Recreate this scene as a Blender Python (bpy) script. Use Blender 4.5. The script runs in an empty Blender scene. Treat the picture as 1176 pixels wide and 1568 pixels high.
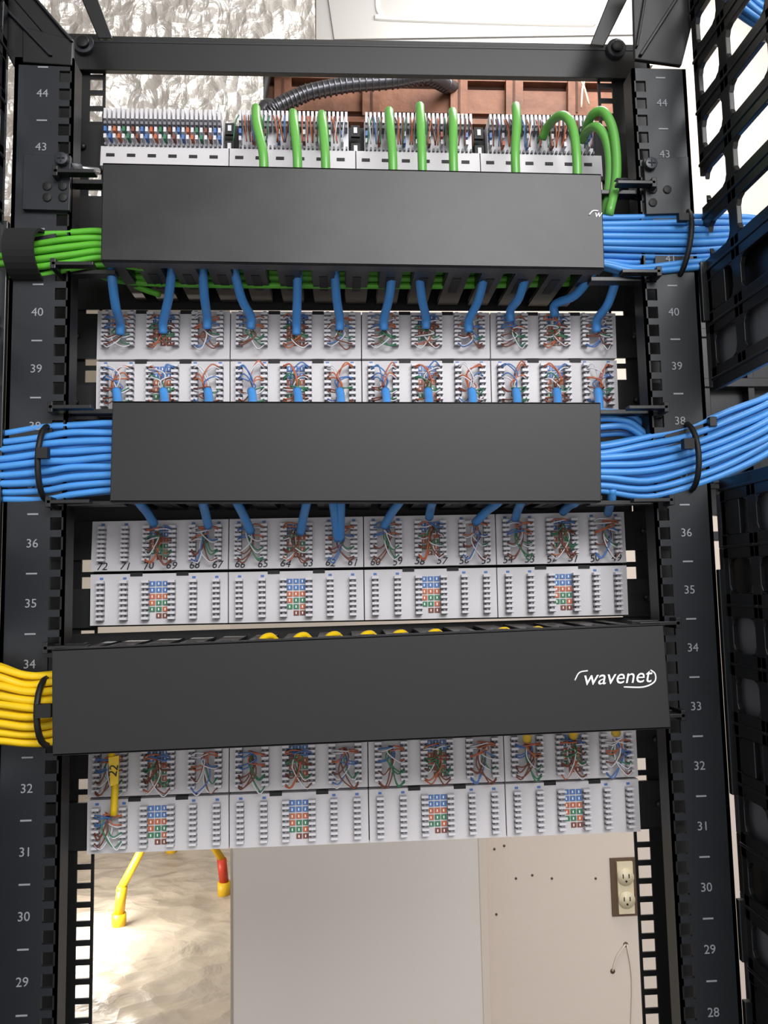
import bpy, math, random
import numpy as np
from mathutils import Vector, Matrix, noise
random.seed(7)
sc = bpy.context.scene
sc.view_settings.view_transform = 'Standard'
F = 1180.0; CX, CY = 588.0, 784.0       # working frame 1176 x 1568 (= 1440 x 1920 / 1.2245)
U = 0.04445
def zu(u): return 0.08 + u*U

# ------------------------------------------------------------------ camera solve from rack unit marks
obs = []
for u,x,y in [(44,67,141),(43,66,225),(40,61,477),(39,58,563),(38,56,652),(36,52,830),(35,49,925),(34,48,1018),(32,43,1209),(31,39,1309),(30,37,1409),(29,37,1510)]:
    obs.append((-0.25,0,zu(u),x,y))
for u,x,y in [(44,1012,153),(43,1017,232),(40,1029,475),(39,1034,558),(38,1038,642),(36,1048,814),(35,1053,902),(34,1058,992),(33,1063,1082),(32,1068,1174),(31,1074,1268),(30,1079,1362),(29,1084,1459),(28,1088,1553)]:
    obs.append((0.25,0,zu(u),x,y))
obs = np.array(obs)
def rot(p):
    yaw,pitch,roll = p[3:6]
    R = Matrix.Rotation(yaw,3,'Z') @ Matrix.Rotation(math.pi/2+pitch,3,'X') @ Matrix.Rotation(roll,3,'Z')
    return np.array(R)
def proj(p, X):
    R = rot(p); c = (X-np.array(p[:3])) @ R
    return np.stack([CX+F*c[:,0]/-c[:,2], CY-F*c[:,1]/-c[:,2]],1)
p = np.array([0.02,-0.6,zu(35.2),0,0.1,0.0])
for it in range(40):
    r = (proj(p,obs[:,:3])-obs[:,3:]).ravel()
    J = np.zeros((len(r),6))
    for k in range(6):
        q = p.copy(); q[k]+=1e-6
        J[:,k] = ((proj(q,obs[:,:3])-obs[:,3:]).ravel()-r)/1e-6
    p = p - np.linalg.lstsq(J,r,rcond=None)[0]
RC = rot(p); CP = p[:3]
def W(x,y,Y):
    d = RC @ np.array([(x-CX)/F, -(y-CY)/F, -1.0])
    t = (Y-CP[1])/d[1]
    return Vector(CP + t*d)
def Wz(x,y,Z):
    d = RC @ np.array([(x-CX)/F, -(y-CY)/F, -1.0])
    t = (Z-CP[2])/d[2]
    return Vector(CP + t*d)
cd = bpy.data.cameras.new('camera'); cam = bpy.data.objects.new('camera',cd); sc.collection.objects.link(cam)
cd.sensor_fit='VERTICAL'; cd.sensor_height=36; cd.lens=F/1568*36; cd.clip_start=0.01
M = Matrix([list(r) for r in RC]).to_4x4(); M.translation = Vector(CP); cam.matrix_world = M
sc.camera = cam

# ------------------------------------------------------------------ materials
def srgb(h):
    h=h.lstrip('#'); o=[]
    for i in (0,2,4):
        c=int(h[i:i+2],16)/255; o.append(c/12.92 if c<=.04045 else ((c+.055)/1.055)**2.4)
    return (*o,1)
def mat(name,col,rough=.5,metal=0,bump=0,bscale=50,var=0,vscale=8,emit=0,coat=0):
    m=bpy.data.materials.new(name); m.use_nodes=True; nt=m.node_tree; b=nt.nodes['Principled BSDF']
    c=srgb(col) if isinstance(col,str) else col
    b.inputs['Base Color'].default_value=c; b.inputs['Roughness'].default_value=rough; b.inputs['Metallic'].default_value=metal
    tc=nt.nodes.new('ShaderNodeTexCoord')
    if var:
        n=nt.nodes.new('ShaderNodeTexNoise'); n.inputs['Scale'].default_value=vscale; n.inputs['Detail'].default_value=6
        nt.links.new(tc.outputs['Object'],n.inputs['Vector'])
        r=nt.nodes.new('ShaderNodeValToRGB'); r.color_ramp.elements[0].position=.3; r.color_ramp.elements[1].position=.75
        r.color_ramp.elements[0].color=tuple(v*(1-var) for v in c[:3])+(1,); r.color_ramp.elements[1].color=tuple(min(1,v*(1+var)) for v in c[:3])+(1,)
        nt.links.new(n.outputs['Fac'],r.inputs['Fac']); nt.links.new(r.outputs['Color'],b.inputs['Base Color'])
    if bump:
        n=nt.nodes.new('ShaderNodeTexNoise'); n.inputs['Scale'].default_value=bscale; n.inputs['Detail'].default_value=4
        nt.links.new(tc.outputs['Object'],n.inputs['Vector'])
        bp=nt.nodes.new('ShaderNodeBump'); bp.inputs['Strength'].default_value=bump; bp.inputs['Distance'].default_value=.01
        nt.links.new(n.outputs['Fac'],bp.inputs['Height']); nt.links.new(bp.outputs['Normal'],b.inputs['Normal'])
    if emit:
        b.inputs['Emission Color'].default_value=c; b.inputs['Emission Strength'].default_value=emit
    return m
m_frame=mat('rack_black','#0a0b0e',.45,.0,0)
m_rail=mat('rail_grey_black','#1e2126',.4,.1,0)
m_cover=mat('cover_charcoal','#18181a',.5,0,0,400,.1,9)
m_cover_s=mat('cover_charcoal_smudged','#1a1a1c',.42,0,0,400,.8,22)
m_duct=mat('duct_black','#18181b',.38)
m_vcm=mat('manager_black','#15171a',.32); m_vcm2=mat('manager_black_inner','#70747d',.6); m_dark=mat('fastener_dark','#3a3c42',.4,.4)
m_mark=mat('mark_grey','#8d9096',.6)
m_panel=mat('panel_white','#cecbce',.45,0,0,0,.02,20)
m_tooth=mat('tooth_white','#d5d3d8',.4)
m_slot=mat('slot_grey','#7c7b81',.6)
m_blk=mat('notch_black','#08080a',.6)
m_steel=mat('steel','#b5b7ba',.3,.9)
m_blue=mat('cable_blue','#4a93dc',.38,0,0,0,.08,40)
m_green=mat('cable_green','#5cb232',.38,0,0,0,.08,40)
m_yellow=mat('cable_yellow','#ecc414',.38,0,0,0,.08,40)
m_lg=mat('patch_green','#62a94c',.35)
w_col={'b':mat('wire_blue','#4c76b4',.4),'o':mat('wire_orange','#bd6642',.4),'g':mat('wire_green','#3a7a58',.4),'n':mat('wire_brown','#7a4434',.4),'w':mat('wire_white','#d8d7dc',.4)}
m_white=mat('print_white','#f2f2f2',.5)
m_ink=mat('ink','#1b1b2a',.6)

# ------------------------------------------------------------------ mesh builder
class B:
    def __init__(s): s.v=[]; s.f=[]; s.m=[]; s.sm=[]; s.mats=[]
    def mi(s,m):
        if m not in s.mats: s.mats.append(m)
        return s.mats.index(m)
    def add(s,vs,fs,m,smooth=False):
        o=len(s.v); s.v+= [tuple(v) for v in vs]; k=s.mi(m)
        for f in fs: s.f.append([i+o for i in f]); s.m.append(k); s.sm.append(smooth)
    def hexa(s,a,b_,m):  # a: 4 front verts TL TR BR BL (seen from -Y), b_: back
        s.add(list(a)+list(b_),[(3,2,1,0),(4,5,6,7),(0,1,5,4),(1,2,6,5),(2,3,7,6),(3,0,4,7)],m)
    def box(s,x0,x1,y0,y1,z0,z1,m):
        s.hexa([(x0,y0,z1),(x1,y0,z1),(x1,y0,z0),(x0,y0,z0)],[(x0,y1,z1),(x1,y1,z1),(x1,y1,z0),(x0,y1,z0)],m)
    def px(s,q,Y,th,m):
        a=[W(x,y,Y) for x,y in q]; s.hexa(a,[v+Vector((0,th,0)) for v in a],m)
    def tube(s,pts,r,m,seg=8,sub=5,taper=None):
        pts=[Vector(q) for q in pts]
        if len(pts)>2 and sub>1:
            P=[pts[0]*2-pts[1]]+pts+[pts[-1]*2-pts[-2]]; o=[]
            for i in range(1,len(P)-2):
                for j in range(sub):
                    t=j/sub; a,b,c,d=P[i-1:i+3]
                    o.append(.5*((2*b)+(c-a)*t+(2*a-5*b+4*c-d)*t*t+(3*b-a-3*c+d)*t**3))
            o.append(pts[-1]); pts=o
        vs=[]; fs=[]; n=None
        for i,q in enumerate(pts):
            t=(pts[min(i+1,len(pts)-1)]-pts[max(i-1,0)]).normalized()
            if n is None: n=t.orthogonal().normalized()
            n=(n-t*n.dot(t)).normalized(); bb=t.cross(n)
            for k in range(seg):
                a=2*math.pi*k/seg; vs.append(q+(n*math.cos(a)+bb*math.sin(a))*r)
        for i in range(len(pts)-1):
            for k in range(seg):
                fs.append((i*seg+k,i*seg+(k+1)%seg,(i+1)*seg+(k+1)%seg,(i+1)*seg+k))
        fs.append(tuple(range(seg))[::-1]); e=(len(pts)-1)*seg; fs.append(tuple(range(e,e+seg)))
        s.add(vs,fs,m,True)
    def text(s,body,x,y,z,size,m,shear=0,rotz=0,sx=1):
        cu=bpy.data.curves.new('t','FONT'); cu.body=body; cu.size=size; cu.align_x='CENTER'; cu.align_y='CENTER'; cu.extrude=.0002; cu.shear=shear
        cu.resolution_u=3
        o=bpy.data.objects.new('t',cu); sc.collection.objects.link(o); dg=bpy.context.evaluated_depsgraph_get(); dg.update()
        me=bpy.data.meshes.new_from_object(o.evaluated_get(dg))
        c,sn=math.cos(rotz),math.sin(rotz)
        s.add([(x+(v.co.x*c*sx-v.co.y*sn),y-v.co.z,z+v.co.x*sn*sx+v.co.y*c) for v in me.vertices],[tuple(p_.vertices) for p_ in me.polygons],m)
        bpy.data.objects.remove(o); bpy.data.curves.remove(cu); bpy.data.meshes.remove(me)
    def done(s,name,parent=None,bevel=0):
        me=bpy.data.meshes.new(name); me.from_pydata(s.v,[],s.f)
        for m in s.mats: me.materials.append(m)
        me.polygons.foreach_set('material_index',s.m); me.polygons.foreach_set('use_smooth',s.sm); me.update()
        o=bpy.data.objects.new(name,me); sc.collection.objects.link(o)
        if parent: o.parent=parent
        if bevel:
            md=o.modifiers.new('b','BEVEL'); md.width=bevel; md.segments=2; md.limit_method='ANGLE'
        return o
def empty(name):
    e=bpy.data.objects.new(name,None); e.empty_display_size=.05; sc.collection.objects.link(e); return e

YF=0.075; YP=0.06
ZT=max(W(540,60,YF).z,2.0)
ZN=W(70,88,0).z        # top of the near rail faces
# ------------------------------------------------------------------ rack
rack=empty('network_rack')
def rail(b,side,Y,xin,xout,m,ztop,hw=.0048,hh=.0048,th=.003):
    xh=.2325
    def bx(xa,xb,z0,z1):
        a,c=sorted((side*xa,side*xb)); b.box(a,c,Y,Y+th,z0,z1,m)
    bx(xin,xh-hw,0.03,ztop); bx(xh+hw,xout,0.03,ztop)
    zs=[]
    for u in range(1,47):
        for k in (-1,0,1): zs.append(zu(u)+k*U/3)
    zs=[z for z in zs if z<ztop-.01]
    prev=.03
    for z in zs:
        bx(xh-hw,xh+hw,prev,z-hh); prev=z+hh
    bx(xh-hw,xh+hw,prev,ztop)
for side,nm in ((-1,'left'),(1,'right')):
    b=B(); rail(b,side,0,.2265,.272,m_rail,ZN)
    a,c=sorted((side*.269,side*.272)); b.box(a,c,-.0,.05,.03,ZN,m_rail)
    a,c=sorted((side*.2265,side*.229)); b.box(a,c,0.0,.02,.03,ZN,m_frame)
    b.done('near_rail_'+nm,rack)
    b=B(); rail(b,side,YF,.2245,.275,m_frame,ZT,.0056,.0052,.0015)
    a,c=sorted((side*.272,side*.275)); b.box(a,c,YF,YF+.05,.03,ZT,m_frame)
    b.done('far_rail_'+nm,rack)
    b=B()
    for u in range(26,45):
        z=zu(u); b.text(str(u),side*.25,-.0003,z,.0092,m_mark)
        b.box(side*.25-.004,side*.25+.004,-.0004,0,z+U/2-.0006,z+U/2+.0006,m_mark)
    b.done('unit_numbers_'+nm,rack)
    b=B()
    a,c=sorted((side*.229,side*.269)); b.box(a,c,-.35,.5,0.0,.03,m_frame)
    b.done('foot_beam_'+nm,rack,.001)
b=B()
b.px([(110,54),(972,68),(972,120),(112,106)],YF-.006,.006,m_frame)
b.px([(112,60),(972,74),(972,78),(112,64)],YF-.0065,.001,m_rail)
for x,y in ((131,73),(941,79)):
    c=W(x,y,YF-.004); b.tube([c,c-Vector((0,.006,0))],.009,m_dark,16,1); b.tube([c-Vector((0,.006,0)),c-Vector((0,.009,0))],.0055,m_frame,12,1)
b.done('top_cross_bar',rack,.0008)
b=B()
for q,Y,th in (([(-30,-60),(5,-60),(112,60),(112,104)],0.0,.004),([(-60,-60),(-30,-60),(112,104),(20,100)],0.0,.004),([(34,40),(112,60),(110,100),(34,95)],-.001,.004),
          ([(100,-60),(128,-60),(172,58),(150,58)],.03,.004),
          ([(968,-60),(1085,-60),(1044,100),(972,90)],0.0,.004),
          ([(955,-60),(990,-60),(925,70),(904,68)],.03,.004)):
    b.px(q,Y,th,m_frame)
for q in (([(1070,-60),(1076,-60),(984,84),(979,82)]),([(996,-60),(1000,-60),(978,70),(974,70)]),([(20,-40),(26,-40),(112,62),(107,62)]),([(-45,-40),(-38,-40),(80,84),(74,84)])):  # thin lighter strips paint the diagonal highlight lines onto the black corner frame
    b.px(q,-.003,.003,m_rail)
b.done('top_corner_frame',rack,.0008)
b=B()
for q in ([(36,236),(108,238),(106,322),(34,320)],[(986,243),(1054,240),(1058,326),(990,328)]):
    b.px(q,-.004,.004,m_rail)
for x,y in ((96,246),(995,253)):
    c=W(x,y,-.004); b.tube([c,c-Vector((0,.004,0))],.005,m_dark,14,1)
    b.box(c.x-.003,c.x+.003,c.y-.0046,c.y-.0038,c.z-.0005,c.z+.0005,m_blk); b.box(c.x-.0005,c.x+.0005,c.y-.0046,c.y-.0038,c.z-.003,c.z+.003,m_blk)
for x,y in ((72,285),(96,285),(96,302),(72,302),(1000,290),(1022,290),(1000,310)):
    c=W(x,y,-.0045); b.tube([c,c-Vector((0,.0006,0))],.0035,m_blk,10,1)
for x0,y0,x1,y1 in ((106,258,150,262),(946,282,984,280)):
    b.tube([W(x0,y0,.0),W(x1,y1,.03)],.0028,m_steel,10,1)
    b.tube([W(x0,y0,.0),W((x0*2+x1)/3,(y0*2+y1)/3,.01)],.005,m_dark,6,1)
b.done('rail_bracket',rack,.0004)

# ------------------------------------------------------------------ patch panels
def rowmap(TL,TR,BL,BR,Y):
    a,b_,c,d=[W(x,y,Y) for x,y in (TL,TR,BL,BR)]
    def P(s,t,dd=0):
        v=(a*(1-s)+b_*s)*(1-t)+(c*(1-s)+d*s)*t
        return Vector((v.x,v.y-dd,v.z))
    return P
def rb(b,P,s0,s1,t0,t1,d0,d1,m):
    b.hexa([P(s0,t0,d1),P(s1,t0,d1),P(s1,t1,d1),P(s0,t1,d1)],[P(s0,t0,d0),P(s1,t0,d0),P(s1,t1,d0),P(s0,t1,d0)],m)
def sticker(b,P,k,t0=.16,t1=.9):
    c=(k+.5)/12
    cols=['b','b','o','g','g','n']; n=len(cols)
    for i,cc in enumerate(cols):
        ta=t0+(t1-t0)*(i+.08)/n; tb=t0+(t1-t0)*(i+.84)/n
        for j in range(3):
            s=c-.0172+j*.0118; col=w_col[cc] if (i+j)%3 else w_col['o' if cc=='g' else cc]
            if i==n-1 and j==0: continue
            rb(b,P,s,s+.0098,ta,tb,.0003,.0008,col)
            rb(b,P,s+.0035,s+.0055,ta+(tb-ta)*.25,ta+(tb-ta)*.75,.0008,.001,m_white)
def build_row(b,P,wires=(),stick=(),tt0=.2,tt1=.88,blue_top=True,flip=False):
    for mod in range(4):
        rb(b,P,mod/4+.001,(mod+1)/4-.001,.01,.99,-.012,0,m_panel)
    for i in range(24):
        k=i//2; c=(i+.5)/24
        if k in wires or k in stick: c=(k+.5)/12+(-.0235 if i%2==0 else .0235)
        n=8
        rb(b,P,c-.0022,c+.0022,tt0,tt1,0,.0045,m_slot)
        rb(b,P,c-.0062,c-.005,tt0,tt1,0,.001,m_slot); rb(b,P,c+.005,c+.0062,tt0,tt1,0,.001,m_slot)
        for j in range(n):
            t=tt0+(tt1-tt0)*j/(n-1)
            rb(b,P,c-.0062,c+.0062,t-.03,t+.018,0,.006,m_tooth)
            rb(b,P,c-.0062,c+.0062,t+.018,t+.03,0,.005,m_slot)
        if blue_top and not k in stick: rb(b,P,c-.003,c+.003,tt0-.095,tt0-.055,0,.0005,w_col['b'])
    for k in stick: sticker(b,P,k,tt0-.02,tt1+.02)
def fan(b,P,k,t_end,t_fan0,t_fan1,seed=0):
    rnd=random.Random(seed+k); c=(k+.5)/12
    orders=['obobgngn','bonggnno','owbognnb']
    cols=orders[k%3]; n=8
    for i in range(n):
        sd=-1 if i%2 else 1; lv=(i//2)/(n/2-1)
        t=t_fan0+(t_fan1-t_fan0)*lv+rnd.uniform(-.02,.02)
        c0=c+rnd.uniform(-.004,.004)
        xc=c-sd*rnd.uniform(0,.009)
        for w_ in (0,1):
            dt=.035*w_; col='w' if (w_ and rnd.random()<.45) else cols[i]
            mid=P(xc+rnd.uniform(-.005,.005),t_end+(t+dt-t_end)*rnd.uniform(.45,.65)+rnd.uniform(-.06,.06),.006+rnd.uniform(0,.005))
            q=P(c+sd*rnd.uniform(.009,.015),t+dt+(.05 if lv>.5 else -.02)+rnd.uniform(-.05,.05),.009)
            b.tube([P(c0,t_end,.006),mid,q,P(c+sd*.0235,t+dt,.0065)],.0006,w_col[col],5,4)
def ears(b,P,ta,tb):
    for s0,s1 in ((-.10,0.0),(1.0,1.10)):
        rb(b,P,s0,s1,ta,tb,-.014,-.011,m_blk)
        sc_=(-.045 if s0<0 else 1.045)
        v=P(sc_,(ta+tb)/2,-.010); b.tube([v,v-Vector((0,.002,0))],.0032,m_frame,10,1)
    rb(b,P,-.001,1.001,-.03,1.03,-.013,-.0115,m_blk)
def notches(b,P,t):
    for k in range(1,12):
        if k%3: rb(b,P,k/12-.011,k/12+.011,t-.05,t+.02,-.002,.0006,m_blk)
b=B()
P1=rowmap((149,475),(943,479),(147,551),(945,549),YP); P2=rowmap((147,553),(945,551),(146,635),(948,632),YP)
build_row(b,P1,range(12),(1,4,7,10),.1,.72); build_row(b,P2,range(12),(1,4,7,10),.12,.85)
ears(b,P1,-.02,.9); ears(b,P2,.38,1.04); notches(b,P2,.03); notches(b,P1,.05)
for k in range(12): fan(b,P1,k,.42,.2,.72,10); fan(b,P2,k,.62,.15,.75,40)
b.done('patch_panel')
b=B()
P3=rowmap((141,798),(956,783),(138,876),(960,862),YP); P4=rowmap((138,879),(960,865),(137,959),(963,942),YP)
build_row(b,P3,range(1,12),(1,4,7,10),.15,.78); build_row(b,P4,(),(1,4,7,10),.17,.87)
ears(b,P3,-.02,.75); ears(b,P4,.28,1.04); notches(b,P4,.04)
for k in range(1,12): fan(b,P3,k,.22,.2,.78,70)
for i in range(24):
    rr=random.uniform(-.15,.25)
    v=P3((i+.5)/24,.9,.0004); b.text(str(72-i),v.x,v.y,v.z,.0088,m_ink,.2,rr)
b.done('patch_panel')
b=B()
P5=rowmap((135,1141),(974,1110),(133,1222),(978,1190),YP); P6=rowmap((133,1225),(978,1192),(132,1309),(982,1274),YP)
build_row(b,P5,range(12),(1,4,7,10),.15,.85); build_row(b,P6,(0,),(1,4,7,10),.16,.86)
ears(b,P5,-.02,.7); ears(b,P6,.12,1.0); notches(b,P6,.04)
for k in range(12): fan(b,P5,k,.2,.25,.85,100)
fan(b,P6,0,.25,.25,.75,130)
b.done('patch_panel')
b=B()
P0=rowmap((158,180),(916,192),(155,250),(921,266),YP)
ears(b,P0,.0,1.0)
for mod in range(4):
    rb(b,P0,mod/4+.001,(mod+1)/4-.001,.68,1.1,-.012,.004,m_panel)
    a0=mod/4+.006 if mod==0 else mod/4+.018; a1=(mod+1)/4-.014
    rb(b,P0,a0,a1,.0,.66,-.01,0,m_tooth)
    n=26
    for j in range(n):
        s=a0+(a1-a0)*(j+.5)/n; w=(a1-a0)/n*.3
        rb(b,P0,s-w,s+w,-.06,.16,0,.010,m_tooth); rb(b,P0,s-w,s+w,.2,.26,0,.009,m_slot)
        if mod==0 or j%3==0:
            rb(b,P0,s-w,s+w,.3,.40,0,.008,w_col['bwowgwnw'[j%8]]); rb(b,P0,s-w,s+w,.46,.55,0,.008,w_col['wbwowgwn'[j%8]])
        rb(b,P0,s-w*.7,s+w*.7,.62,.67,0,.006,m_slot)
    for j in range(6):
        s=mod/4+.02+j*.04; rb(b,P0,s-.008,s+.008,.84,.9,.003,.0046,m_blk)
    if mod<3:
        s=(mod+1)/4
        for t0 in (.12,.5): rb(b,P0,s-.009,s+.009,t0,t0+.24,0,.003,m_blk); rb(b,P0,s-.0035,s+.0035,t0+.06,t0+.18,.003,.004,m_tooth)
for mod in range(1,4):
    for j in range(26):
        s=mod/4+.022+j*.0082+random.uniform(-.003,.003); s2=s+random.uniform(-.014,.014)
        b.tube([P0(s,.05,.010),P0((s+s2)/2,.28,.014),P0(s2,.6,.009)],.0006,w_col[random.choice('bogngnwon')],5,4)
b.done('patch_panel')

# ------------------------------------------------------------------ horizontal cable managers
def manager(name,q,Yc,ch=.0254,fw=.0088,cm=None,plate=None,cut=0):
    e=empty(name)
    b=B(); a=[W(x,y,Yc) for x,y in q]
    th=.0025
    b.hexa(a,[v+Vector((0,th,0)) for v in a],cm or m_cover)
    for i,j,sg in ((0,1,-1),(3,2,1)):
        v=[a[i],a[j],a[j]+Vector((0,0,sg*.002)),a[i]+Vector((0,0,sg*.002))]
        if sg>0: v=[v[3],v[2],v[1],v[0]]
        b.hexa(v,[x+Vector((0,.012,0)) for x in v],cm or m_cover)
    b.done('cover',e,.0007)
    b=B(); xl=min(a[0].x,a[3].x)+.004; xr=max(a[1].x,a[2].x)-.004
    def zl(x,top):
        i,j=(0,1) if top else (3,2); t=(x-a[i].x)/(a[j].x-a[i].x); return a[i].z*(1-t)+a[j].z*t
    Y1=YP+.010
    n=int((xr-xl)/ch)
    for k in range(n+1):
        x=xl+(xr-xl)*k/n
        for top in (True,False):
            z=zl(x,top)+(-.004 if top else .004)
            x0=max(xl,x-fw);x1=min(xr,x+fw)
            b.box(x0,x1,Yc+.004,Y1,z-.001,z+.001,m_duct)
            for xx in (x0,x1):
                zz=(z-.010,z-.001) if top else (z+.001,z+.010)
                if not (cut and top): b.box(xx-.0007,xx+.0007,Yc+.006,Y1,zz[0],zz[1],m_duct)
            if x1-x0>.01: b.box(x-.0035,x+.0035,Yc+.03,Yc+.06,z-.0014,z+.0014,m_blk)
            b.box(x0-.003,x1+.003,Yc+.004,Yc+.009,z-.0015,z+.0015,m_duct)
    b.box(xl,xr,Y1,Y1+.002,(zl(xl,False)+.004),(zl(xr,True)-.004-cut),m_duct)
    b.done('slotted_duct',e)
    b=B(); b.px(plate,YF-.0015,.0015,m_blk); b.done('back_plate',e)
    b=B()
    for X,sg in ((xl,-1),(xr,1)):
        for top in (True,False):
            z=zl(X,top)+(-.002 if top else .002)
            x0,x1=sorted((X,sg*.236)); b.box(x0,x1,.004,.014,z-.0018,z+.0018,m_duct)
            x0,x1=sorted((sg*.236,sg*.205)); b.box(x0,x1,-.012,-.004,z-.0014,z+.0014,m_duct)
            x0,x1=sorted((sg*.233,sg*.237)); b.box(x0,x1,-.012,.014,z-.004,z+.004,m_duct)
    b.done('side_arm',e,.0004)
    return e,a
e1,a1=manager('horizontal_cable_manager',[(157,249),(921,266),(926,412),(154,400)],-.02,cm=m_cover_s,plate=[(120,300),(960,300),(962,476),(118,474)])
e2,a2=manager('horizontal_cable_manager',[(172,614),(920,616),(921,769),(168,769)],-.02,plate=[(118,618),(965,616),(968,790),(112,806)])
e3,a3=manager('horizontal_cable_manager',[(79,994),(1016,955),(1028,1116),(80,1158)],-.05,plate=[(108,971),(985,944),(990,1120),(106,1150)],cut=.012)
b=B(); v=W(944,1037,-.0505)
sl=(a3[1].z-a3[0].z)/(a3[1].x-a3[0].x)
b.text('wavenet',v.x,v.y,v.z,.0145,m_white,.25,math.atan(sl),1.0)
b.tube([W(x,y,-.0502) for x,y in ((880,1042),(887,1030),(900,1027))],.0005,m_white,6,4)
b.tube([W(x,y,-.0502) for x,y in ((955,1052),(985,1052),(1002,1044),(1003,1032),(996,1026))],.0006,m_white,6,5)
b.done('printed_marking',e3)
b=B(); b.tube([W(x,y,-.0203) for x,y in ((902,329),(908,323),(916,323))],.0006,m_white,6,4); v=W(915,328,-.0203); b.text('w',v.x,v.y,v.z,.008,m_white,.3)
b.done('printed_marking',e1)

# ------------------------------------------------------------------ cables
def bundle(b,top,bot,n,m,Y0=.0,layers=2,dy=.006,r=.0027,jit=1.2,seed=1,Yend=None):
    rnd=random.Random(seed)
    for L in range(layers):
        for i in range(n):
            t=(i+(.5 if L%2 else 0))/(n-1)
            if t>1: continue
            pts=[]; bulge=math.sin(min(1,max(0,t))*math.pi)*.008
            for k,(A,C) in enumerate(zip(top,bot)):
                x=A[0]*(1-t)+C[0]*t; y=A[1]*(1-t)+C[1]*t+rnd.uniform(-jit,jit)
                Y=Y0+L*dy-bulge+rnd.uniform(-.0008,.0008)
                if Yend and k>=len(top)-len(Yend): Y+=Yend[k-(len(top)-len(Yend))]
                pts.append(W(x,y,Y))
            b.tube(pts,r*rnd.uniform(.95,1.05),m,8,5)
def tie(b,x0,y0,x1,y1,Y,dep,m,w=.0022):
    A=W(x0,y0,Y); C=W(x1,y1,Y); c=(A+C)/2; hv=(A-C)/2*1.05
    pts=[c+hv*math.cos(a)+Vector((0,1,0))*dep*math.sin(a) for a in [2*math.pi*i/20 for i in range(21)]]
    b.tube(pts,w,m,6,1)
e=empty('blue_cable_bundle')
b=B()
bundle(b,[(880,333),(925,333),(1045,332),(1110,332),(1146,334),(1180,338),(1230,342)],[(880,388),(925,390),(1040,392),(1110,388),(1146,378),(1185,372),(1230,370)],7,m_blue,.002,3)
bundle(b,[(890,398),(930,398),(970,402),(1045,396),(1110,385),(1148,360)],[(890,402),(930,410),(980,424),(1045,420),(1105,410),(1146,376)],4,m_blue,.006,2,Yend=[0,.01])
b.done('cables',e)
tie_=B(); tie(tie_,1048,328,1038,423,.004,.018,m_blk); c=W(1045,334,-.014); tie_.box(c.x-.004,c.x+.004,c.y-.003,c.y+.002,c.z-.003,c.z+.003,m_blk); tie_.done('cable_tie',e)
e=empty('blue_cable_bundle')
b=B()
bundle(b,[(880,684),(925,682),(990,670),(1052,655),(1120,630),(1180,604),(1230,575)],[(880,752),(925,752),(990,760),(1056,745),(1120,722),(1180,690),(1230,650)],8,m_blue,.002,3,jit=2.2)
bundle(b,[(900,632),(930,630),(965,636),(990,655),(1010,675)],[(900,668),(930,666),(955,664),(975,672),(990,688)],4,m_blue,.02,1)
b.done('cables',e)
t=B(); tie(t,1048,652,1056,750,.003,.02,m_blk); tie(t,975,632,988,640,.02,.01,m_blk,.001); c=W(1055,680,-.018); t.box(c.x-.005,c.x+.003,c.y-.003,c.y+.003,c.z-.004,c.z+.004,m_blk); t.done('cable_tie',e)
e=empty('blue_cable_bundle')
b=B()
bundle(b,[(-40,668),(0,664),(66,654),(110,651),(170,650),(215,652)],[(-40,762),(0,765),(66,764),(110,757),(170,752),(215,750)],9,m_blue,.002,3,jit=2)
b.done('cables',e)
t=B(); tie(t,75,656,72,764,.003,.02,m_blk); c=W(66,694,-.018); t.box(c.x-.004,c.x+.004,c.y-.003,c.y+.003,c.z-.004,c.z+.004,m_blk); t.done('cable_tie',e)
e=empty('green_cable_bundle')
b=B()
bundle(b,[(-40,376),(0,372),(60,360),(110,356),(160,356),(220,370)],[(-40,418),(0,424),(60,422),(110,412),(160,404),(220,410)],6,m_green,.002,3)
bundle(b,[(130,372),(180,380),(300,372),(500,375),(700,375),(900,375)],[(130,408),(180,428),(300,434),(500,437),(700,437),(900,434)],7,m_green,.033,2,jit=2)
bundle(b,[(150,395),(180,400),(215,410),(250,418)],[(150,415),(180,425),(215,440),(245,452)],3,m_green,.04,1,jit=1)
b.done('cables',e)
t=B()
A=W(47,361,.002); C=W(45,426,.002); c=(A+C)/2; hv=(A-C)/2*1.06; vs=[];fs=[]
NS=28
for sx_ in (-.0115,.0115):
    for rr in (1.0,1.12):
        for i in range(NS):
            a=2*math.pi*i/NS; vs.append(c+Vector((sx_,0,0))+hv*math.cos(a)*rr+Vector((0,.022,0))*math.sin(a)*rr)
for i in range(NS):
    j=(i+1)%NS; fs+=[(NS+i,NS+j,3*NS+j,3*NS+i),(i,j,NS+j,NS+i),(2*NS+i,3*NS+i,3*NS+j,2*NS+j),(i,2*NS+i,2*NS+j,j)]
t.add(vs,fs,mat('strap_black','#141415',.9),False)
t.done('hook_and_loop_strap',e)
e=empty('yellow_cable_bundle')
b=B()
bundle(b,[(-40,1012),(0,1022),(40,1034),(78,1034),(120,1030),(300,1020)],[(-40,1136),(0,1134),(40,1137),(78,1135),(120,1120),(300,1100)],9,m_yellow,-.02,3,jit=2.2)
for x in (410,462,510,563,612,665,770,822):
    y=974-(x-410)*.025
    b.tube([W(x-14,y+12,.012),W(x-5,y+2,.018),W(x+5,y,.022),W(x+14,y+8,.026)],.0026,m_yellow,8,5)
b.done('cables',e)
t=B(); tie(t,72,1040,74,1138,-.02,.02,m_blk); c=W(70,1085,-.042); t.box(c.x-.006,c.x+.004,c.y-.002,c.y+.004,c.z-.006,c.z+.003,m_blk); t.done('cable_tie',e)
b=B()
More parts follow.
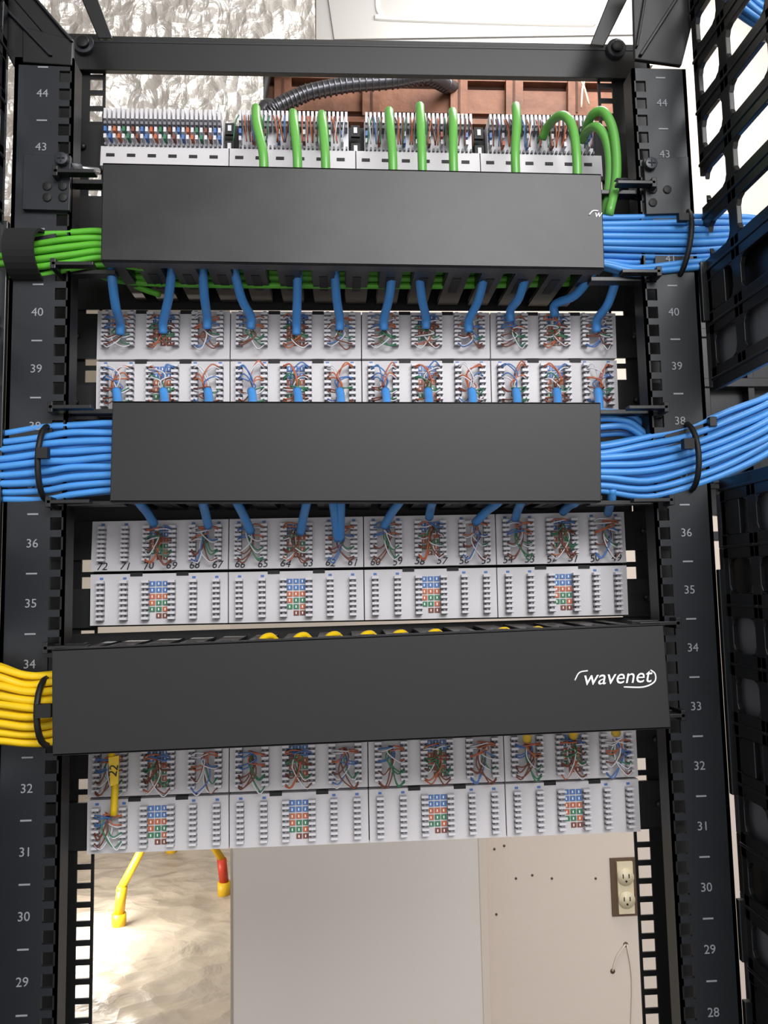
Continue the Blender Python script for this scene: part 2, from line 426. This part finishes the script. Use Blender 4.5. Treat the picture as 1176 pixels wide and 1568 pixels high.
for (x0,y0,x1,y1) in [(172,430,184,512),(264,405,250,510),(310,408,317,503),(358,410,384,503),(456,408,454,512),(512,410,520,505),(602,408,588,505),(641,410,652,503),(744,412,718,508),(806,418,782,492),(906,420,850,484),(945,422,914,508)]:
    xm=(x0+x1)/2
    b.tube([W(x0+(x0-x1)*.2,y0-30,.01),W(x0,y0,.012),W(xm-(x1-x0)*.05,(y0+y1)/2,.028),W(x1,y1-18,.045),W(x1,y1,.05)],.0037,m_blue,10,5)
for k in range(12):
    x=[178,250,318,385,455,520,590,655,722,790,852,915][k]
    b.tube([W(x,598,.048),W(x+2,612,.04),W(x+2,640,.02)],.0037,m_blue,10,4)
b.done('blue_drop_cables')
b=B()
for (x0,y0,x1,y1) in [(212,768,236,802),(310,768,319,806),(362,768,384,814),(470,768,460,816),(510,768,517,826),(522,768,521,826),(612,768,588,806),(662,768,657,792),(764,768,728,800),(798,768,789,794),(882,768,862,784),(936,768,931,786)]:
    b.tube([W(x0+(x0-x1)*.3,y0-20,.0),W(x0,y0,.01),W((x0+x1)/2,(y0+y1)/2-2,.03),W(x1,y1,.048)],.0036,m_blue,10,5)
b.done('blue_drop_cables')
b=B()
b.tube([W(168,1120,.0),W(172,1160,.035),W(176,1200,.045),W(174,1248,.045)],.0028,m_yellow,10,5)
for x,y in ((807,1131),(878,1126),(943,1122)):
    b.tube([W(x,y-30,.01),W(x,y-12,.03),W(x,y,.045)],.004,m_yellow,10,4)
b.px([(166,1160),(182,1157),(181,1200),(169,1204)],.028,.0012,m_yellow)
v=W(174,1180,.0275); b.text('22',v.x,v.y,v.z,.009,m_ink,0,1.4)
b.done('yellow_drop_cables')
b=B()
for x,xa,ya,xb in ((404,392,163,396),(456,449,170,452),(499,493,172,497),(602,596,167,598),(647,643,160,646),(695,693,168,694),(790,790,160,792)):
    b.tube([W(x,275,.005),W(x-1,235,.005),W(xa+1,190,.012),W(xa,ya+4,.024),W(xa,ya+8,.036),W(xb,ya+28,.046),W(xb,ya+46,.05)],.0038,m_lg,10,6)
b.tube([W(884,280,.005),W(883,240,.005),W(878,200,.01),W(868,180,.015),W(855,178,.025),W(840,192,.04),W(830,212,.05)],.0038,m_lg,10,6)
b.tube([W(932,330,.0),W(944,270,.005),W(940,205,.01),W(925,172,.015),W(908,175,.025),W(898,195,.04),W(894,212,.05)],.0038,m_lg,10,6)
b.tube([W(925,340,.01),W(934,270,.012),W(930,220,.015),W(915,195,.02),W(900,200,.035),W(892,215,.05)],.0038,m_lg,10,6)
b.done('green_patch_cable_loops')
b=B()
bundle(b,[(1090,-30),(1120,10),(1160,40),(1200,58)],[(1150,-30),(1165,-5),(1190,12),(1220,25)],5,m_blue,-.05,2)
b.done('blue_cable_bundle')

# ------------------------------------------------------------------ vertical cable managers (plate with rounded slots, facing the rack bay)
def slotframe(b,x0,x1,ya,yb,za,zb,m,cr=.007):
    for sy,sz,yy,zz in ((1,1,ya,za),(-1,1,yb,za),(1,-1,ya,zb),(-1,-1,yb,zb)):
        pts=[(yy,zz),(yy+sy*cr,zz),(yy+sy*cr*.3,zz+sz*cr*.3),(yy,zz+sz*cr)]
        vs=[(x0,p_[0],p_[1]) for p_ in pts]+[(x1,p_[0],p_[1]) for p_ in pts]
        b.add(vs,[(0,1,2,3),(7,6,5,4),(0,4,5,1),(1,5,6,2),(2,6,7,3),(3,7,4,0)],m)
gaps={1:[(W(1150,410,0).z,W(1150,318,0).z),(W(1130,725,0).z,W(1150,610,0).z)],-1:[(W(20,430,0).z,W(20,362,0).z),(W(20,770,0).z,W(20,655,0).z),(W(20,1145,0).z,W(20,1015,0).z)]}
zr=lambda y: W(1100,y,0).z
for side,nm in ((-1,'left'),(1,'right')):
    b=B(); X=.2765*side
    x0,x1=sorted((X,X+side*.004))
    xb0,xb1=sorted((X+side*.009,X+side*.012))
    cols=[(-.012,-.004),(-.056,-.044),(-.12,-.108)]
    def blocked(z0,z1,y): 
        for gi,(g0,g1) in enumerate(gaps[side]):
            if z1>g0 and z0<g1 and not (side>0 and gi==0 and y<-.05): return True
        return False
    for ya,yb in cols: 
        for u in range(0,48):
            za=zu(u)-.012; zb=za+U
            if ya<-.03 and blocked(za+.005,zb-.005,ya-.01): continue
            if ya>-.03 and side>0 and blocked(za+.005,zb-.005,0): continue
            if u==0: za=0
            b.box(x0,x1,ya,yb,za,zb,m_vcm)
    for u in range(0,47):
        za=zu(u)-.012; zb=za+U
        for ya,yb in ((-.05,-.004),(-.15,-.05)):
            if not blocked(za-.008,za+.008,ya-.01):
                b.box(x0,x1,ya,yb,za-.009,za+.009,m_vcm)
                b.box(*sorted((X-side*.001,X+side*.010)),ya,yb,za-.0012,za+.0012,m_vcm)
        if not blocked(za-.016,za+.016,-.1): b.box(*sorted((X-side*.002,X+side*.016)),-.156,-.150,za-.016,za+.016,m_vcm)
        for ya,yb in ((-.044,-.012),(-.108,-.056)):
            if not blocked(za+.009,zb-.009,ya-.02):
                slotframe(b,x0,x1,ya,yb,za+.009,zb-.009,m_vcm)
        if not blocked(za,zb,0):
            if u<42 or side<0:
                b.box(xb0,xb1,-.15,.02,za,zb,m_vcm2 if (u*7)%5 else m_vcm)
                if u%4==0: b.box(x0,x1,-.032,-.006,za+.009,zb-.009,m_vcm)
                if u%5==2: b.box(x0,x1,-.108,-.08,za+.009,zb-.009,m_vcm)
    if side>0:
        for ya_,yb_ in ((405,495),(640,655),(738,742),(872,1215),(1375,1470),(1530,1700)):
            b.box(.2715,X+.001,-.006,-.001,zr(yb_),zr(ya_),m_vcm)
        b.box(X+.006,X+.17,.062,.066,zr(780),zr(300),m_vcm)
        for u in range(36,43):
            z=zu(u); b.box(X+.006,X+.17,.050,.062,z-.004,z+.004,m_vcm)
        for xx in (.02,.06,.1): b.box(X+xx,X+xx+.006,.052,.062,zr(780),zr(300),m_vcm)
    else:
        b.box(X-.001,-.2715,-.006,-.001,.05,zr(350),m_vcm)
    b.done('vertical_cable_manager',None,.0006)

# ------------------------------------------------------------------ room
YB=1.0; CEIL=3.1
m_wall=mat('wall_paint','#d5c9be',.7,0,.03,60,.03,3)
m_far=mat('wall_far_paint','#d8d2ca',.7)
m_floor=mat('floor_concrete','#8f8578',.6,0,.1,20,.15,4)
m_ceil=mat('ceiling_grey','#c4c0ba',.8)
def wbox(name,*a,m=m_wall):
    b=B(); b.box(*a,m); return b.done(name)
xe=W(353,1450,YB).x
wbox('wall_back',xe,3.0,YB,YB+.12,0,CEIL)
wbox('wall_far',-3.2,3.0,6.0,6.1,0,CEIL,m=m_far)
wbox('wall_left',-3.3,-3.2,-2.5,6.1,0,CEIL,m=m_far)
wbox('wall_right',3.0,3.1,-2.5,6.1,0,CEIL,m=m_far)
wbox('floor',-3.3,3.1,-2.5,6.1,-.1,0,m=m_floor)
wbox('ceiling',-3.3,3.1,-2.5,6.1,CEIL,CEIL+.1,m=m_ceil)
m_board=mat('board_white','#dad5d0',.3,0,.02,6)
b=B(); z1=W(550,1240,YB-.06).z; xa=W(357,1450,YB-.06).x; xb=W(738,1450,YB-.06).x
b.box(xa,xb,YB-.06,YB-.03,0,z1,m_board); b.box(xb-.002,xb+.014,YB-.062,YB-.0005,0,z1,m_wall)
b.box(xa,xb,YB-.03,YB-.001,0,.05,m_board)
b.done('door_1',None,.002)
m_box=mat('outlet_box','#5b4634',.6); m_ivory=mat('outlet_ivory','#d8cdb0',.4)
b=B()
c=W(956,1357,YB)
b.box(c.x-.028,c.x+.028,YB-.004,YB,c.z-.056,c.z+.056,m_box)
b.box(c.x-.016,c.x+.016,YB-.009,YB-.004,c.z-.05,c.z+.05,m_ivory)
for dz in (-.022,.022):
    b.tube([(c.x,YB-.008,c.z+dz),(c.x,YB-.013,c.z+dz)],.0165,m_ivory,20,1)
    b.box(c.x-.007,c.x-.005,YB-.0136,YB-.0125,c.z+dz-.002,c.z+dz+.006,m_blk); b.box(c.x+.005,c.x+.007,YB-.0136,YB-.0125,c.z+dz-.002,c.z+dz+.006,m_blk)
    b.tube([(c.x,YB-.0125,c.z+dz-.008),(c.x,YB-.0136,c.z+dz-.008)],.0022,m_blk,8,1)
b.done('electrical_outlet')
b=B()
for x,y in ((815,1340),(845,1345),(757,1300),(772,1295),(912,1345),(760,1400),(958,1446),(938,1487),(790,1345)):
    v=W(x,y,YB); b.tube([v+Vector((0,.001,0)),v-Vector((0,.001,0))],.0025 if y<1440 else .005,m_box,8,1)
b.tube([W(958,1446,YB-.003),W(945,1465,YB-.003),W(938,1487,YB-.003)],.0018,m_wall,5,4)
b.tube([W(960,1446,YB-.003),W(968,1500,YB-.003),W(966,1590,YB-.003)],.0018,m_wall,5,4)
b.done('wall_screw_holes')
def foil_mat(name,col,metal,rough,sc_,dist=.02,stretch=(1,1,1),rotv=(0,.5,.3)):
    m=mat(name,col,rough,metal); nt=m.node_tree; bs=nt.nodes['Principled BSDF']; tc=nt.nodes.new('ShaderNodeTexCoord')
    v=nt.nodes.new('ShaderNodeTexVoronoi'); v.inputs['Scale'].default_value=sc_; n=nt.nodes.new('ShaderNodeTexNoise'); n.inputs['Scale'].default_value=sc_*.6; n.inputs['Detail'].default_value=8; n.inputs['Distortion'].default_value=1.5
    mp=nt.nodes.new('ShaderNodeMapping'); mp.inputs['Scale'].default_value=stretch; mp.inputs['Rotation'].default_value=rotv
    nt.links.new(tc.outputs['Object'],mp.inputs['Vector']); nt.links.new(mp.outputs['Vector'],v.inputs['Vector']); nt.links.new(mp.outputs['Vector'],n.inputs['Vector'])
    mx=nt.nodes.new('ShaderNodeMath'); mx.operation='ADD'; nt.links.new(v.outputs['Distance'],mx.inputs[0]); nt.links.new(n.outputs['Fac'],mx.inputs[1])
    bp=nt.nodes.new('ShaderNodeBump'); bp.inputs['Strength'].default_value=.9; bp.inputs['Distance'].default_value=dist; nt.links.new(mx.outputs[0],bp.inputs['Height']); nt.links.new(bp.outputs['Normal'],bs.inputs['Normal'])
    return m
m_foil=foil_mat('foil','#e6e2dc',.6,.25,24,.014,(1.5,1,1),(0,.9,.2)); m_sheet=foil_mat('plastic_sheet','#b3a899',.0,.42,7,.016,(1,1.4,1))
def grid(b,o,u,v,nu,nv,amp,m,nrm,f=6,smooth=False):
    vs=[];fs=[]
    for j in range(nv+1):
        for i in range(nu+1):
            q=o+u*(i/nu)+v*(j/nv); d=noise.fractal(q*f,1.0,2.0,4)*amp
            vs.append(q+nrm*(d+amp*.8))
    for j in range(nv):
        for i in range(nu):
            a=j*(nu+1)+i; fs.append((a,a+1,a+nu+2,a+nu+1))
    b.add(vs,fs,m,smooth)
b=B(); A=W(-60,-60,YB-.1); x1=W(482,0,YB-.1).x; x2=W(402,150,YB-.1).x; zb=W(300,330,YB-.1).z; zm=W(300,85,YB-.1).z
grid(b,Vector((A.x,YB-.08,CEIL-.01)),Vector((x1-A.x,0,0)),Vector((0,0,zm-CEIL)),100,50,.014,m_foil,Vector((0,-1,0)),11)
grid(b,Vector((A.x,YB-.08,zm)),Vector((x2-A.x,0,0)),Vector((0,0,zb-zm)),90,50,.014,m_foil,Vector((0,-1,0)),11)
b.done('foil_insulation_sheet')
b=B(); grid(b,Vector((-3.1,1.3,.004)),Vector((5,0,0)),Vector((0,4.6,0)),200,190,.018,m_sheet,Vector((0,0,1)),5,True)
b.done('plastic_floor_sheet')
m_rust=mat('joist_rust','#6f4733',.7,0,.3,40,.4,14); m_rust2=mat('joist_dark','#472a1e',.8,0,.3,40,.3,10)
b=B()
def pq(x0,y0,x1,y1,Y,th,m): b.px([(x0,y0),(x1,y0+(x1-x0)*.018),(x1,y1+(x1-x0)*.018),(x0,y1)],Y,th,m)
pq(408,104,1010,250,YB-.02,.0195,m_rust2)
pq(408,104,1005,118,YB-.04,.02,m_rust); pq(408,132,1005,168,YB-.03,.01,m_rust); pq(408,176,1005,184,YB-.04,.02,m_rust)
for x in (420,555,690,775,870,955): pq(x,106,x+26,176,YB-.045,.02,m_rust)
for x in (432,568,702,786,882): pq(x,120,x+3,172,YB-.047,.003,m_rust2)
b.done('ceiling_joist_frame')
m_cond=mat('conduit_dark','#55555a',.3,.7)
b=B(); path=[W(x,y,YB-.1) for x,y in ((400,182),(425,163),(470,142),(530,130),(600,124),(655,116))]
path=path+[path[-1]+Vector((.05,.05,.012)),path[-1]+Vector((.08,.09,.03))]
path=[Vector((path[0].x-.03,path[0].y+.02,path[0].z-.25))]+path
b.tube(path,.015,m_cond,12,6)
P_=path
for i in range(1,len(P_)-2):
    for k in range(7):
        q=P_[i].lerp(P_[i+1],k/7); d=(P_[i+1]-P_[i]).normalized()*.0015; b.tube([q-d,q+d],.017,m_cond,12,1)
b.tube([W(x,y,YB-.06) for x,y in ((408,108),(400,150),(394,200),(390,240))],.012,m_blk,8,4)
b.tube([W(x,y,YB-.06) for x,y in ((880,112),(893,130),(902,160))],.002,m_ivory,6,4)
b.tube([W(x,y,YB-.06) for x,y in ((905,112),(893,130),(890,165))],.002,m_ivory,6,4)
b.done('flexible_conduit')
m_unit=mat('unit_white','#a4a29f',.35); m_unit2=mat('unit_white_rim','#d6d4d0',.35)
b=B(); pqY=YB-.04
b.px([(484,-60),(1000,-50),(1000,100),(484,92)],pqY,.0395,m_unit)
b.px([(494,-60),(1000,-50),(1000,52),(512,60)],pqY-.004,.004,m_unit)
pts=[W(x,y,pqY-.003) for x,y in ((580,-40),(578,8),(584,24),(600,30),(880,38),(905,30),(912,-30))]
b.tube(pts,.006,m_unit2,8,6)
b.done('white_ceiling_panel',None,.003)
m_ty=mat('tripod_yellow','#e8bc24',.4); m_tr=mat('tripod_red','#c8402c',.4)
e=empty('tripod_stand'); b=B()
f1=Wz(343,1374,.0); f2=Wz(182,1425,.0); f3=Wz(262,1310,.0)
ap=Vector(((f1.x+f2.x)/2,(f1.y+f2.y)/2,.62))
for f_,mm in ((f1,m_tr),(f2,m_ty),(f3,m_tr)):
    k=Vector((f_.x,f_.y,.18)); k2=k+(ap-k)*.05
    b.tube([k,ap],.02,m_ty,8,1); b.tube([f_,f_+Vector((0,0,.08))],.034,m_ty,10,1); b.tube([f_+Vector((0,0,.08)),k2],.025,mm,10,1)
b.tube([ap-Vector((0,0,.1)),ap+Vector((0,0,.5))],.02,m_ty,8,1)
b.done('legs',e)
l=Wz(125,1410,.1)
pl=bpy.data.lights.new('work_lamp_glow','POINT'); pl.energy=26; pl.color=(1,.94,.84); pl.shadow_soft_size=.12
po=bpy.data.objects.new('work_lamp_glow',pl); sc.collection.objects.link(po); po.location=l+Vector((0,0,.2))

# ------------------------------------------------------------------ lights
def area(name,loc,tgt,size,en,col=(1,1,1)):
    l=bpy.data.lights.new(name,'AREA'); l.energy=en; l.size=size; l.color=col
    o=bpy.data.objects.new(name,l); sc.collection.objects.link(o); o.location=loc
    o.rotation_euler=(Vector(tgt)-Vector(loc)).to_track_quat('-Z','Y').to_euler(); return o
area('room_light_front',(.5,-1.7,2.9),(0,0,1.6),1.2,62)
area('room_light_rear',(.5,.5,3.0),(.3,.85,1.0),.6,18,(1,.98,.95))
area('room_light_far',(-1,3.4,3.0),(-1,3.4,0),1.5,55,(1,.97,.94))
w=bpy.data.worlds.new('world'); sc.world=w; w.use_nodes=True; w.node_tree.nodes['Background'].inputs[0].default_value=(.99,.985,1,1); w.node_tree.nodes['Background'].inputs[1].default_value=.92
